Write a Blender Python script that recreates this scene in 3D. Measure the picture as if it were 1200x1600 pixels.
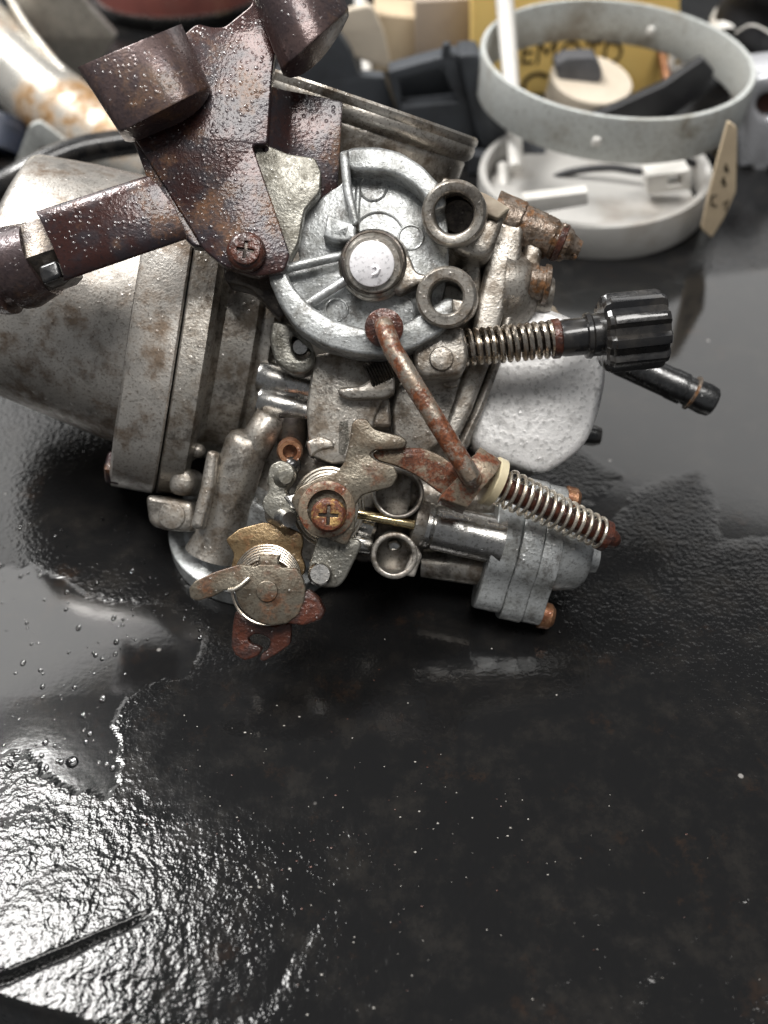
import bpy, bmesh, math, random
import numpy as np
from mathutils import Vector, Matrix
random.seed(7)
for o in list(bpy.data.objects): bpy.data.objects.remove(o)
scn = bpy.context.scene
COL = scn.collection
# ------------------------------------------------------------------ camera
PITCH = math.radians(45); FPX = 1500.0; CAMH = 0.1634; D0 = 200.0     # D0 in mm
cam = bpy.data.cameras.new('camera'); camo = bpy.data.objects.new('camera', cam); COL.objects.link(camo)
cam.sensor_fit = 'VERTICAL'; cam.sensor_height = 24; cam.sensor_width = 18
cam.lens = 24*FPX/1600; cam.clip_start = 0.002; cam.clip_end = 50
camo.location = (0, 0, CAMH); camo.rotation_euler = (math.pi/2-PITCH, 0, 0)
cam.dof.use_dof = True; cam.dof.focus_distance = 0.186; cam.dof.aperture_fstop = 8.5
scn.camera = camo
scn.cycles.max_bounces = 6; scn.cycles.glossy_bounces = 4; scn.cycles.diffuse_bounces = 3; scn.cycles.transmission_bounces = 5
# ------------------------------------------------------------------ world and lamps (a workshop, no daylight)
w_ = bpy.data.worlds.new('World'); scn.world = w_; w_.use_nodes = True
w_.node_tree.nodes['Background'].inputs[0].default_value = (0.95, 0.97, 1.0, 1)
w_.node_tree.nodes['Background'].inputs[1].default_value = 0.14
def lamp(name, loc, aim, sx, sy, power, col):
    l = bpy.data.lights.new(name, 'AREA'); l.shape = 'RECTANGLE'; l.size = sx; l.size_y = sy; l.energy = power; l.color = col
    o = bpy.data.objects.new(name, l); COL.objects.link(o); o.location = loc
    o.rotation_euler = (Vector(aim)-Vector(loc)).to_track_quat('-Z', 'Y').to_euler()
    return o
lamp('ceiling_lamp_front', (-0.64, 0.50, 1.25), (-.60, .46, 0), 0.56, 0.34, 24, (1.0, 0.985, 0.96))
lamp('overhead_fill_rear', (0.22, -0.20, 1.45), (0, .2, 0), 1.0, 0.36, 16.5, (1.0, 0.975, 0.94))  # unseen overhead fill, added to brighten faces turned to the camera
lamp('far_fill_left', (-2.0, 2.3, 2.3), (-.3, .2, 0.1), 2.0, 1.8, 36, (1.0, 0.985, 0.96))  # added panel lamp in place of a pale far wall, greys the film
lamp('far_fill_right', (0.9, 2.4, 1.55), (.1, .2, 0.1), 1.4, 0.9, 6, (1.0, 0.985, 0.96))  # second added panel lamp, greys the right side of the table
scn.view_settings.view_transform = 'Standard'; scn.view_settings.look = 'None'
scn.view_settings.exposure = 0.15; scn.view_settings.gamma = 1
# ------------------------------------------------------------------ helpers: materials
def srgb(r, g, b):
    f = lambda c: (c/255/12.92) if c/255 <= .04045 else ((c/255+.055)/1.055)**2.4
    return (f(r), f(g), f(b), 1)
class NT:
    def __init__(s, name):
        s.m = bpy.data.materials.new(name); s.m.use_nodes = True
        s.t = s.m.node_tree; s.b = s.t.nodes['Principled BSDF']
        s.co = s.n('ShaderNodeTexCoord').outputs['Object']
    def n(s, k, **kw):
        x = s.t.nodes.new(k)
        for a, v in kw.items(): setattr(x, a, v)
        return x
    def link(s, a, b): s.t.links.new(a, b)
    def noise(s, scale, detail=4, rough=.55, vec=None, dist=0):
        x = s.n('ShaderNodeTexNoise'); x.inputs['Scale'].default_value = scale; x.inputs['Detail'].default_value = detail
        x.inputs['Roughness'].default_value = rough; x.inputs['Distortion'].default_value = dist
        s.link(vec or s.co, x.inputs['Vector']); return x.outputs['Fac']
    def vor(s, scale, out='Distance', vec=None, feat='F1'):
        x = s.n('ShaderNodeTexVoronoi'); x.feature = feat; x.inputs['Scale'].default_value = scale
        s.link(vec or s.co, x.inputs['Vector']); return x.outputs[out]
    def ramp(s, f, lo, hi, a=0., b=1.):
        x = s.n('ShaderNodeMapRange'); x.interpolation_type = 'SMOOTHSTEP'
        x.inputs['From Min'].default_value = lo; x.inputs['From Max'].default_value = hi
        x.inputs['To Min'].default_value = a; x.inputs['To Max'].default_value = b
        s.link(f, x.inputs['Value']); return x.outputs['Result']
    def math(s, op, a, b):
        x = s.n('ShaderNodeMath', operation=op)
        for i, v in enumerate((a, b)):
            if isinstance(v, (int, float)): x.inputs[i].default_value = v
            else: s.link(v, x.inputs[i])
        return x.outputs[0]
    def mix(s, f, a, b):
        x = s.n('ShaderNodeMix', data_type='RGBA')
        if isinstance(f, (int, float)): x.inputs['Factor'].default_value = f
        else: s.link(f, x.inputs['Factor'])
        for k, v in (('A', a), ('B', b)):
            i = [q for q in x.inputs if q.name == k and q.type == 'RGBA'][0]
            if isinstance(v, tuple): i.default_value = v
            else: s.link(v, i)
        return [q for q in x.outputs if q.type == 'RGBA'][0]
    def bump(s, h, dist, strength=1, normal=None):
        x = s.n('ShaderNodeBump'); x.inputs['Distance'].default_value = dist; x.inputs['Strength'].default_value = strength
        s.link(h, x.inputs['Height'])
        if normal is not None: s.link(normal, x.inputs['Normal'])
        return x.outputs['Normal']
    def set(s, k, v):
        i = s.b.inputs[k]
        if isinstance(v, (int, float, tuple)): i.default_value = v
        else: s.link(v, i)
def metal(name, c1, c2, s1=90, lo=.4, hi=.62, metallic=1., r0=.28, r1=.5, rough_bump=.00010, bscale=900,
          drop=.5, dscale=420, rust=None, rlo=.55, rhi=.7, rscale=160, coat=.25, grime=0):
    t = NT(name)
    s1 = s1*2.6; rscale = rscale*2.0; bscale = bscale*2.2
    big = t.noise(s1, 4, .68)
    c = t.mix(t.ramp(big, lo, hi), c1, c2)
    fine = t.noise(bscale, 2, .6)
    c = t.mix(t.ramp(fine, .52, .70, 0, .6), c, tuple(x*.5 for x in c2[:3])+(1,))
    if grime:
        gm = t.ramp(t.noise(210, 6, .75), .50, .66, 0, grime)
        c = t.mix(gm, c, (.055, .043, .032, 1))
    rr = t.ramp(big, .3, .7, r0, r1)
    met = metallic
    if rust:
        m = t.ramp(t.noise(rscale, 5, .72), rlo, rhi)
        rc = t.mix(t.ramp(fine, .35, .65), rust, tuple(x*.45 for x in rust[:3])+(1,))
        c = t.mix(m, c, rc); met = t.ramp(m, 0, 1, metallic, .15); rr = t.math('ADD', rr, t.math('MULTIPLY', m, .16))
    t.set('Base Color', c); t.set('Metallic', met); t.set('Roughness', rr)
    nrm = t.bump(t.math('ADD', fine, t.math('MULTIPLY', big, .3)), rough_bump*.75, 1)
    if drop:
        x = t.n('ShaderNodeTexVoronoi'); x.inputs['Scale'].default_value = dscale*1.7; t.link(t.co, x.inputs['Vector'])
        d = x.outputs['Distance']
        sep = t.n('ShaderNodeSeparateColor'); t.link(x.outputs['Color'], sep.inputs[0])
        d = t.math('ADD', d, t.math('MULTIPLY', sep.outputs[1], .28)); wetm = t.ramp(big, .36, .56, .25, 1.)
        dome = t.math('MULTIPLY', t.ramp(d, .14, .56, 1, 0), t.ramp(t.math('MULTIPLY', sep.outputs[0], wetm), (1-drop)*.8, (1-drop)*.8+.08))
        t.set('Coat Normal', t.bump(dome, .00012, 1, nrm))
        nrm = t.bump(dome, .00004, .9, nrm); t.set('Coat Weight', t.ramp(dome, 0, .5, coat, 1.)); t.set('Coat Roughness', .08)
    t.set('Normal', nrm)
    return t.m
def plain(name, c1, c2=None, rough=.5, metallic=0, scale=80, bump=.0002, bscale=500, coat=0, lo=.4, hi=.65):
    t = NT(name); c2 = c2 or tuple(x*.7 for x in c1[:3])+(1,)
    t.set('Base Color', t.mix(t.ramp(t.noise(scale, 5, .6), lo, hi), c1, c2))
    t.set('Roughness', t.ramp(t.noise(scale*2, 3), .3, .7, rough*.8, min(1, rough*1.25))); t.set('Metallic', metallic)
    t.set('Coat Weight', coat); t.set('Coat Roughness', .08)
    t.set('Normal', t.bump(t.noise(bscale, 3), bump, .6))
    return t.m
M = {}
M['cast'] = metal('cast_aluminium', (.48, .45, .405, 1), (.19, .155, .12, 1), 70, .42, .68, .8, .30, .5, .00008, 800, .42, 520, grime=.62)
M['cover'] = metal('stained_aluminium', (.52, .49, .45, 1), (.20, .15, .11, 1), 55, .45, .70, .75, .32, .52, .00008, 900, .25, 460, grime=.35)
M['bowl'] = metal('rough_bowl_aluminium', (.84, .83, .82, 1), (.62, .61, .60, 1), 120, .45, .75, .35, .42, .6,   .00020, 420, .15, 420, coat=.05)
M['zinc'] = metal('pale_zinc', (.50, .515, .515, 1), (.27, .275, .265, 1), 70, .42, .66, .58, .34, .5, .00009, 800, .5, 520, grime=.62)
M['tubemetal'] = metal('smooth_aluminium', (.58, .57, .55, 1), (.32, .30, .27, 1), 80, .45, .7, 1, .2, .36, .00004, 700, .2, 500)
M['white_face'] = metal('bright_machined_face', (.95, .93, .95, 1), (.8, .78, .8, 1), 90, .45, .7, .1, .3, .4, .00003, 700, .1, 300)
M['brown'] = metal('brown_lacquered_steel', (.048, .017, .014, 1), (.028, .021, .026, 1), 30, .40, .58, .35, .22, .42, .00008, 700, .82, 640,
                   rust=(.15, .062, .022, 1), rlo=.50, rhi=.66, rscale=38, coat=.5)
M['brown_dark'] = metal('dark_oxidised_steel', (.11, .074, .070, 1), (.06, .042, .044, 1), 40, .42, .6, .5, .26, .42, .00008, 700, .75, 620, coat=.4, rust=(.12, .06, .03, 1), rlo=.5, rhi=.68, rscale=40)
M['greyplate'] = metal('grey_galvanised_steel', (.30, .29, .255, 1), (.15, .14, .115, 1), 120, .4, .65, .8, .32, .5, .0001, 900, .6, 560)
M['lever'] = metal('tarnished_lever_steel', (.21, .185, .145, 1), (.11, .085, .06, 1), 90, .4, .62, .75, .3, .48, .00008, 900, .2, 560,
                   rust=(.12, .05, .02, 1), rlo=.52, rhi=.66, rscale=60)
M['rustlever'] = metal('rusty_lever_steel', (.33, .27, .2, 1), (.22, .17, .12, 1), 110, .4, .65, .7, .35, .52, .0001, 900, .25, 560,
                   rust=(.19, .055, .02, 1), rlo=.44, rhi=.58, rscale=130)
M['rust'] = metal('wet_red_rust', (.095, .027, .014, 1), (.04, .016, .012, 1), 120, .4, .62, .2, .3, .5, .0003, 500, .4, 600, coat=.5)
M['rod'] = metal('rust_streaked_rod', (.42, .37, .31, 1), (.30, .23, .17, 1), 200, .4, .62, .7, .3, .48, .0001, 900, .3, 520,
                   rust=(.19, .058, .02, 1), rlo=.44, rhi=.56, rscale=110)
M['copper'] = metal('coppery_screw', (.42, .22, .12, 1), (.2, .08, .04, 1), 200, .4, .62, .7, .3, .5, .0001, 900, .3, 520)
M['gold'] = metal('yellow_passivated_screw', (.48, .31, .12, 1), (.2, .08, .03, 1), 260, .48, .62, .7, .25, .45, .0001, 900, .3, 520,
                   rust=(.14, .036, .012, 1), rlo=.40, rhi=.52, rscale=190)
M['brassy'] = metal('brassy_oxidised_plate', (.28, .20, .11, 1), (.15, .095, .045, 1), 110, .4, .65, .8, .3, .48, .00008, 900, .2, 560,
                   rust=(.20, .075, .02, 1), rlo=.5, rhi=.66, rscale=60)
M['brass'] = metal('bright_brass', (.83, .68, .40, 1), (.66, .50, .26, 1), 200, .5, .7, 1, .18, .3, .00003, 900, 0)
M['spring'] = metal('spring_steel', (.60, .54, .46, 1), (.42, .34, .26, 1), 120, .45, .7, 1, .2, .34, .00003, 900, 0)
M['spring_pale'] = metal('pale_spring_steel', (.78, .72, .62, 1), (.6, .52, .42, 1), 120, .45, .7, .9, .22, .36, .00003, 900, 0)
M['darkthread'] = metal('oily_thread_recess_shade', (.13, .11, .09, 1), (.06, .05, .045, 1), 120, .4, .6, .8, .3, .45, .00005, 900, .3, 560)
M['corroded'] = metal('corroded_inlet', (.26, .21, .17, 1), (.11, .075, .05, 1), 120, .4, .6, .6, .3, .55, .0003, 500, .4, 520,
                   rust=(.2, .09, .03, 1), rlo=.5, rhi=.62, rscale=160)
M['nylon'] = plain('cream_nylon', (.62, .55, .38, 1), (.48, .40, .25, 1), .4, coat=.4)
M['blackplastic'] = plain('wet_black_plastic', (.010, .010, .011, 1), (.030, .027, .024, 1), .28, coat=.55, scale=160, bump=.0003, bscale=260)
M['beigecap'] = plain('beige_residue', (.38, .33, .25, 1), (.25, .2, .15, 1), .6)
M['steeldark'] = metal('dark_plated_steel', (.17, .17, .17, 1), (.08, .08, .08, 1), 90, .4, .6, 1, .22, .38, .00005, 900, .3, 520)
# ------------------------------------------------------------------ helpers: geometry (mm in the carburettor's frame)
TN = Vector((0, math.cos(PITCH), math.sin(PITCH)))                 # table normal in that frame
FRAME = Matrix.Translation((0, D0/1000*math.cos(PITCH), CAMH-D0/1000*math.sin(PITCH))) @ Matrix.Rotation(math.pi/2-PITCH, 4, 'X')
def S(w): return (D0-w)/FPX
def C(px, py, w): k = S(w); return Vector(((px-600)*k, -(py-800)*k, w))
def on_table(px, py):                                              # table point under a pixel, frame mm
    t = (py-800)/FPX; d = CAMH*1000/(math.sin(PITCH)+math.cos(PITCH)*t)
    return C(px, py, D0-d)
def rnd(pts, r, n=4):
    out = []; L = len(pts)
    for i in range(L):
        p = Vector(pts[i]); a = Vector(pts[i-1])-p; b = Vector(pts[(i+1) % L])-p
        ra = min(r, a.length*.48); rb = min(r, b.length*.48)
        A = p+a.normalized()*ra; B = p+b.normalized()*rb
        for k in range(n+1):
            t = k/n; q = A*(1-t)**2+p*2*t*(1-t)+B*t*t; out.append((q.x, q.y))
    return out
def circ(cx, cy, r, n=36, ry=None):
    return [(cx+r*math.cos(2*math.pi*i/n), cy+(ry or r)*math.sin(2*math.pi*i/n)) for i in range(n)]
def arcband(cx, cy, r0, r1, a0, a1, n=28):
    A = [math.radians(a0+(a1-a0)*i/n) for i in range(n+1)]
    return [(cx+r1*math.cos(a), cy+r1*math.sin(a)) for a in A]+[(cx+r0*math.cos(a), cy+r0*math.sin(a)) for a in reversed(A)]
def cross(cx, cy, r, t, rot=0):
    P = [(r, -t), (r, t), (t, t), (t, r), (-t, r), (-t, t), (-r, t), (-r, -t), (-t, -t), (-t, -r), (t, -r), (t, -t)]
    c, s = math.cos(math.radians(rot)), math.sin(math.radians(rot))
    return [(cx+x*c-y*s, cy+x*s+y*c) for x, y in P]
class Part:
    def __init__(s): s.bm = bmesh.new()
    def add_mesh(s, me, mat=None):
        if mat is not None: me.transform(mat)
        s.bm.from_mesh(me); bpy.data.meshes.remove(me)
    def flat_mm(s, outline, holes, t0, t1, bev, mat=None):
        cu = bpy.data.curves.new('tmp', 'CURVE'); cu.dimensions = '2D'; cu.fill_mode = 'BOTH'
        for pts in [outline]+list(holes):
            sp = cu.splines.new('POLY'); sp.points.add(len(pts)-1)
            for i, p in enumerate(pts): sp.points[i].co = (p[0], p[1], 0, 1)
            sp.use_cyclic_u = True
        bev = min(bev*.72, abs(t1-t0)*.45)
        cu.extrude = max(abs(t1-t0)/2-bev, 1e-4); cu.bevel_depth = bev; cu.bevel_resolution = 2; cu.offset = -bev
        ob = bpy.data.objects.new('tmp', cu)
        me = bpy.data.meshes.new_from_object(ob)
        bpy.data.objects.remove(ob); bpy.data.curves.remove(cu)
        me.transform(Matrix.Translation((0, 0, (t0+t1)/2)))
        s.add_mesh(me, mat); return s
    def flat(s, pts, w0, w1, bev=.5, holes=(), r=0):
        if r: pts = rnd(pts, r)
        f = lambda P: [C(x, y, w1)[:2] for x, y in P]
        return s.flat_mm(f(pts), [f(h) for h in holes], w0, w1, bev)
    def loft(s, rings, close=True, cap=True):
        bm = s.bm; V = [[bm.verts.new(p) for p in R] for R in rings]; n = len(V[0])
        for a, b in zip(V, V[1:]):
            for i in range(n if close else n-1):
                j = (i+1) % n
                bm.faces.new((a[i], a[j], b[j], b[i]))
        if cap:
            for R, fl in ((V[0], True), (V[-1], False)):
                c = bm.verts.new(sum((v.co for v in R), Vector())/n)
                for i in range(n):
                    f = (R[i], R[(i+1) % n], c); bm.faces.new(f[::-1] if not fl else f[::-1])
        return s
    def lathe(s, p0, p1, prof, n=40, cap=True, lobes=None):
        a = (p1-p0); L = a.length; a.normalize()
        u = a.orthogonal().normalized(); v = a.cross(u)
        rings = []
        for t, r in prof:
            R = []
            for i in range(n):
                th = 2*math.pi*i/n; rr = max(r, .001)
                if lobes: rr *= lobes(th)
                R.append(p0+a*(L*t)+u*(rr*math.cos(th))+v*(rr*math.sin(th)))
            rings.append(R)
        return s.loft(rings, True, cap)
    def la(s, a, b, prof, n=40, **k):                              # radii in px at the mean depth
        sc = S((a[2]+b[2])/2)
        if isinstance(prof, (int, float)): prof = [(0, prof*.93), (.03, prof), (.97, prof), (1, prof*.93)]
        return s.lathe(C(*a), C(*b), [(t, r*sc) for t, r in prof], n, **k)
    def tube(s, pts, r, n=14):
        pts = [Vector(p) for p in pts]; R = r if isinstance(r, (list, tuple)) else [r]*len(pts)
        rings = []; u = None
        for i, p in enumerate(pts):
            d = (pts[min(i+1, len(pts)-1)]-pts[max(i-1, 0)]).normalized()
            u = d.orthogonal() if u is None else u-d*u.dot(d)
            u.normalize(); v = d.cross(u)
            rings.append([p+u*(R[i]*math.cos(2*math.pi*k/n))+v*(R[i]*math.sin(2*math.pi*k/n)) for k in range(n)])
        return s.loft(rings)
    def helix(s, a, b, R, turns, wire, seg=22, n=8):
        A, B = C(*a), C(*b); ax = (B-A); L = ax.length; ax.normalize(); u = ax.orthogonal().normalized(); v = ax.cross(u)
        k = S((a[2]+b[2])/2); N = int(turns*seg); R0, R1 = R if isinstance(R, tuple) else (R, R)
        jit = lambda q: .13*wire*k*(math.sin(q*.11+R0)+.6*math.sin(q*.047))
        return s.tube([A+ax*(L*i/N+jit(i)*min(1, i/20, (N-i)/20))+(u*math.cos(2*math.pi*i/seg)+v*math.sin(2*math.pi*i/seg))*((R0+(R1-R0)*i/N)*k) for i in range(N+1)], wire*k, n)
    def ball(s, p, r, sc=(1, 1, 1), sub=3):
        m = Matrix.Translation(p) @ Matrix.Diagonal((r*sc[0], r*sc[1], r*sc[2], 1))
        bmesh.ops.create_icosphere(s.bm, subdivisions=sub, radius=1, matrix=m); return s
    def strip(s, A, B, th):                                        # bent sheet between two edge lines, thickness th (mm)
        A = [Vector(p) for p in A]; B = [Vector(p) for p in B]; rings = []
        for i in range(len(A)):
            d = A[min(i+1, len(A)-1)]-A[max(i-1, 0)]; n = d.cross(B[i]-A[i]).normalized()
            if n.z < 0 and abs(n.z) > .25: n = -n
            if i and n.dot(pn) < 0: n = -n
            pn = n
            rings.append([A[i], B[i], B[i]-n*th, A[i]-n*th])
        bm = s.bm; V = [[bm.verts.new(p) for p in R] for R in rings]
        for a, b in zip(V, V[1:]):
            for i in range(4): bm.faces.new((a[i], a[(i+1) % 4], b[(i+1) % 4], b[i]))
        bm.faces.new(V[0][::-1]); bm.faces.new(V[-1]); return s
    def bevel(s, w, ang=35, seg=2):
        bm = s.bm; bmesh.ops.recalc_face_normals(bm, faces=bm.faces)
        E = [e for e in bm.edges if len(e.link_faces) == 2 and e.calc_face_angle(0) > math.radians(ang)]
        bmesh.ops.bevel(bm, geom=E, offset=w, segments=seg, profile=.6, affect='EDGES', clamp_overlap=True); return s
    def done(s, name, mat, parent=None, smooth=38, scale=.001, origin=None, loc=None):
        bm = s.bm; bmesh.ops.remove_doubles(bm, verts=bm.verts, dist=.0005)
        bmesh.ops.recalc_face_normals(bm, faces=bm.faces)
        if origin is not None: bmesh.ops.translate(bm, verts=bm.verts, vec=-origin)
        bmesh.ops.scale(bm, vec=(scale,)*3, verts=bm.verts)
        me = bpy.data.meshes.new(name); bm.to_mesh(me); bm.free()
        for p in me.polygons: p.use_smooth = True
        me.set_sharp_from_angle(angle=math.radians(smooth))
        me.materials.append(M[mat] if isinstance(mat, str) else mat)
        o = bpy.data.objects.new(name, me); COL.objects.link(o)
        if parent: o.parent = parent
        return o
def tag(o, label, cat, group=None):
    o['label'] = label; o['category'] = cat
    if group: o['group'] = group
    return o

# ------------------------------------------------------------------ the work table
def vnoise(X, Y, cell, seed):
    rng = np.random.default_rng(seed); G = rng.random((257, 257))
    x = X/cell; y = Y/cell; xi = np.floor(x).astype(int); yi = np.floor(y).astype(int)
    fx = x-xi; fy = y-yi; fx = fx*fx*(3-2*fx); fy = fy*fy*(3-2*fy)
    g = lambda i, j: G[i % 257, j % 257]
    return (g(xi, yi)*(1-fx)+g(xi+1, yi)*fx)*(1-fy)+(g(xi, yi+1)*(1-fx)+g(xi+1, yi+1)*fx)*fy
def world_on_table(px, py):
    t = (py-800)/FPX; k = CAMH/(math.sin(PITCH)+math.cos(PITCH)*t)
    return ((px-600)/FPX*k, k*(math.cos(PITCH)-t*math.sin(PITCH)))
def table():
    def grow(c, step, g, end):
        out = [c]
        while abs(out[-1]-c) < abs(end-c): out.append(out[-1]+step); step *= g
        return out
    xp = grow(.075, .00055, 1.025, 1.3); xn = grow(-.075, -.00055, 1.025, -1.3)
    xs = np.array(sorted(set(xn+list(np.arange(-.0745, .0748, .00055))+xp)))
    ys = np.array(grow(-.02, .006, .93, .02)[:10]+list(np.arange(.040, .16, .00055))+grow(.1605, .0006, 1.016, 1.6))
    ys = np.array(sorted(set(ys)))
    X, Y = np.meshgrid(xs, ys)
    Z = np.zeros_like(X)
    wob = vnoise(X, Y, .012, 1)*.6+vnoise(X, Y, .005, 2)*.3
    wet = np.zeros_like(X)
    def blob(px, py, rx, ry, rot=0):
        cx, cy = world_on_table(px, py); c, s_ = math.cos(rot), math.sin(rot)
        dx, dy = X-cx, Y-cy; a = (dx*c+dy*s_)/rx; b = (-dx*s_+dy*c)/ry
        return 1-np.sqrt(a*a+b*b)+(wob-.45)*.9
    def film(poly, ragged, soft=.0012):
        W_ = [world_on_table(*q) for q in poly]; ins = np.zeros(X.shape, bool); dist = np.full(X.shape, 9.)
        for (x0, y0), (x1, y1) in zip(W_, W_[1:]+W_[:1]):
            c_ = ((y0 > Y) != (y1 > Y)) & (X < (x1-x0)*(Y-y0)/(y1-y0+1e-12)+x0); ins ^= c_
            L2 = (x1-x0)**2+(y1-y0)**2; u = np.clip(((X-x0)*(x1-x0)+(Y-y0)*(y1-y0))/L2, 0, 1)
            dist = np.minimum(dist, np.hypot(X-x0-u*(x1-x0), Y-y0-u*(y1-y0)))
        sd = np.where(ins, dist, -dist)+(wob-.45)*ragged+(vnoise(X, Y, .0018, 31)-.5)*ragged*.35
        return np.clip(sd/soft+.5, 0, 1)
    wet = np.maximum(film([(-300, 900), (60, 880), (150, 930), (290, 950), (320, 985), (300, 1060), (215, 1085), (188, 1120), (190, 1200), (170, 1240), (90, 1225), (40, 1180), (-60, 1190), (-300, 1150)], .005),
                     film([(820, 470), (1500, 380), (1500, 840), (1120, 850), (1090, 740), (1000, 770), (935, 850), (905, 810), (960, 740), (900, 700)], .004, .004))
    wet = np.maximum(wet, .8*film([(600, 985), (700, 975), (850, 1010), (840, 1050), (700, 1045), (610, 1030)], .006, .003))
    dark_reflection = film([(188, 1092), (320, 1050), (700, 1030), (1050, 1080), (1000, 1270), (620, 1285), (420, 1290), (300, 1300), (215, 1275), (185, 1200)], .007, .012)*(1-wet)  # grain flattened in this zone to imitate the carburettor's dark reflection
    # leather grain: creases between cells, broad undulation
    far = np.clip((Y-.115)/.03, 0, 1)                                # the film is deeper towards the back
    dry = (1-.85*wet)*(1-.7*dark_reflection)
    X2 = X+.004*vnoise(X, Y, .009, 21); Y2 = Y+.004*vnoise(X, Y, .009, 22)
    cr = np.abs(vnoise(X2*.55+Y2*.5, Y2-X2*.3, .0042, 3)-.5)*2; cr2 = np.abs(vnoise(X2, Y2*.8, .0022, 4)-.5)*2
    big = np.abs(vnoise(X2*.8-Y2*.5, Y2, .016, 5)-.5)*2
    front = np.clip((.115-Y)/.035, .12, 1)
    Z += dry*front*(.00004*np.minimum(cr*2.2, 1)+.00004*np.minimum(cr2*2, 1)+.00013*np.minimum(big*3.5, 1)-.0002)
    Z += .0008*(vnoise(X, Y, .05, 6)-.5)*front
    wet_attr = wet
    # slit in the covering
    a = np.array(world_on_table(-60, 1558)); b = np.array(world_on_table(246, 1425)); d = b-a; L = np.linalg.norm(d); d /= L
    s_ = (X-a[0])*d[0]+(Y-a[1])*d[1]; q = np.abs((X-a[0])*-d[1]+(Y-a[1])*d[0]+(vnoise(X, Y, .004, 9)-.5)*.0006)
    wd = .0002+.00045*np.clip(1-s_/L, 0, 1)
    inside = (s_ < L) & (q < wd*2.2)
    Z -= np.where(inside, .0022*np.clip(1-(q/(wd*1.6))**2, 0, 1)*np.clip((L-s_)/.006, 0, 1), 0)
    # front edge of the table, rolled over
    a = np.array(world_on_table(10, 1562)); b = np.array(world_on_table(200, 1622)); d = (b-a)/np.linalg.norm(b-a)
    over = (X-a[0])*d[1]-(Y-a[1])*d[0]+.0004*vnoise(X, Y, .004, 12)
    over = np.clip(over, 0, .05)
    Z -= np.where(over > 0, np.minimum(over**1.5*60, over*3), 0)
    nx, ny = len(xs), len(ys)
    V = np.stack([X, Y, Z], -1).reshape(-1, 3)
    i = (np.arange(ny-1)[:, None]*nx+np.arange(nx-1)[None, :]).ravel()
    F = np.stack([i, i+1, i+1+nx, i+nx], -1)
    me = bpy.data.meshes.new('table'); me.vertices.add(len(V)); me.vertices.foreach_set('co', V.ravel())
    me.loops.add(F.size); me.loops.foreach_set('vertex_index', F.ravel().astype(np.int32))
    me.polygons.add(len(F)); me.polygons.foreach_set('loop_start', np.arange(0, F.size, 4, dtype=np.int32)); me.polygons.foreach_set('loop_total', np.full(len(F), 4, dtype=np.int32))
    me.polygons.foreach_set('use_smooth', np.ones(len(F), bool)); me.update(); me.validate()
    at = me.attributes.new('wet', 'FLOAT', 'POINT'); at.data.foreach_set('value', wet.ravel().astype(np.float32))
    at = me.attributes.new('dark_reflection', 'FLOAT', 'POINT'); at.data.foreach_set('value', dark_reflection.ravel().astype(np.float32))
    t = NT('oily_black_vinyl')
    an2 = t.n('ShaderNodeAttribute'); an2.attribute_name = 'dark_reflection'; smoothf = t.ramp(an2.outputs['Fac'], 0, 1, 1, .28)
    an = t.n('ShaderNodeAttribute'); an.attribute_name = 'wet'; wetf = an.outputs['Fac']
    dryf = t.math('SUBTRACT', 1, wetf)
    c = t.mix(t.ramp(t.noise(90, 6, .75), .45, .75), (.0080, .0080, .0083, 1), (.017, .0155, .014, 1))
    c = t.mix(t.ramp(t.noise(60, 6, .78), .56, .74, 0, .5), c, (.036, .021, .013, 1))
    sp = t.vor(170); spc = t.vor(170, 'Color'); sep = t.n('ShaderNodeSeparateColor'); t.link(spc, sep.inputs[0])
    speck = t.math('MULTIPLY', t.ramp(sp, .05, .11, 1, 0), t.ramp(sep.outputs[1], .74, .8))
    c = t.mix(t.math('MULTIPLY', speck, t.ramp(t.noise(60, 2), .5, .6)), c, (.22, .21, .2, 1))
    t.set('Base Color', c)
    base = t.ramp(t.noise(45, 4, .7), .35, .7, .07, .15)
    t.set('Roughness', t.math('ADD', t.math('MULTIPLY', base, dryf), t.math('MULTIPLY', wetf, .09)))
    t.set('Specular IOR Level', t.ramp(wetf, 0, 1, .36, .65))
    grain = t.noise(880, 2, .55)
    h = t.math('ADD', t.math('MULTIPLY', grain, t.math('ADD', t.math('MULTIPLY', dryf, .95), .05)), t.math('MULTIPLY', t.noise(240, 2, .5), t.math('ADD', t.math('MULTIPLY', dryf, .45), .05)))
    t.set('Normal', t.bump(t.math('MULTIPLY', h, smoothf), .000125, 1))
    me.materials.append(t.m)
    o = bpy.data.objects.new('table', me); COL.objects.link(o); o['kind'] = 'structure'
    return o
table()

# ------------------------------------------------------------------ the carburettor
BASE = on_table(412, 838)
root = bpy.data.objects.new('carburettor', None); COL.objects.link(root)
root.empty_display_size = .02
root.matrix_world = FRAME @ Matrix.Translation(BASE/1000)
tag(root, 'wet oily motorcycle carburettor of cast metal with rusty levers, lying on the black table', 'carburettor')
def P(part, name, mat, parent=None, smooth=38):
    return part.done(name, mat, parent or root, smooth, origin=BASE)

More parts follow.
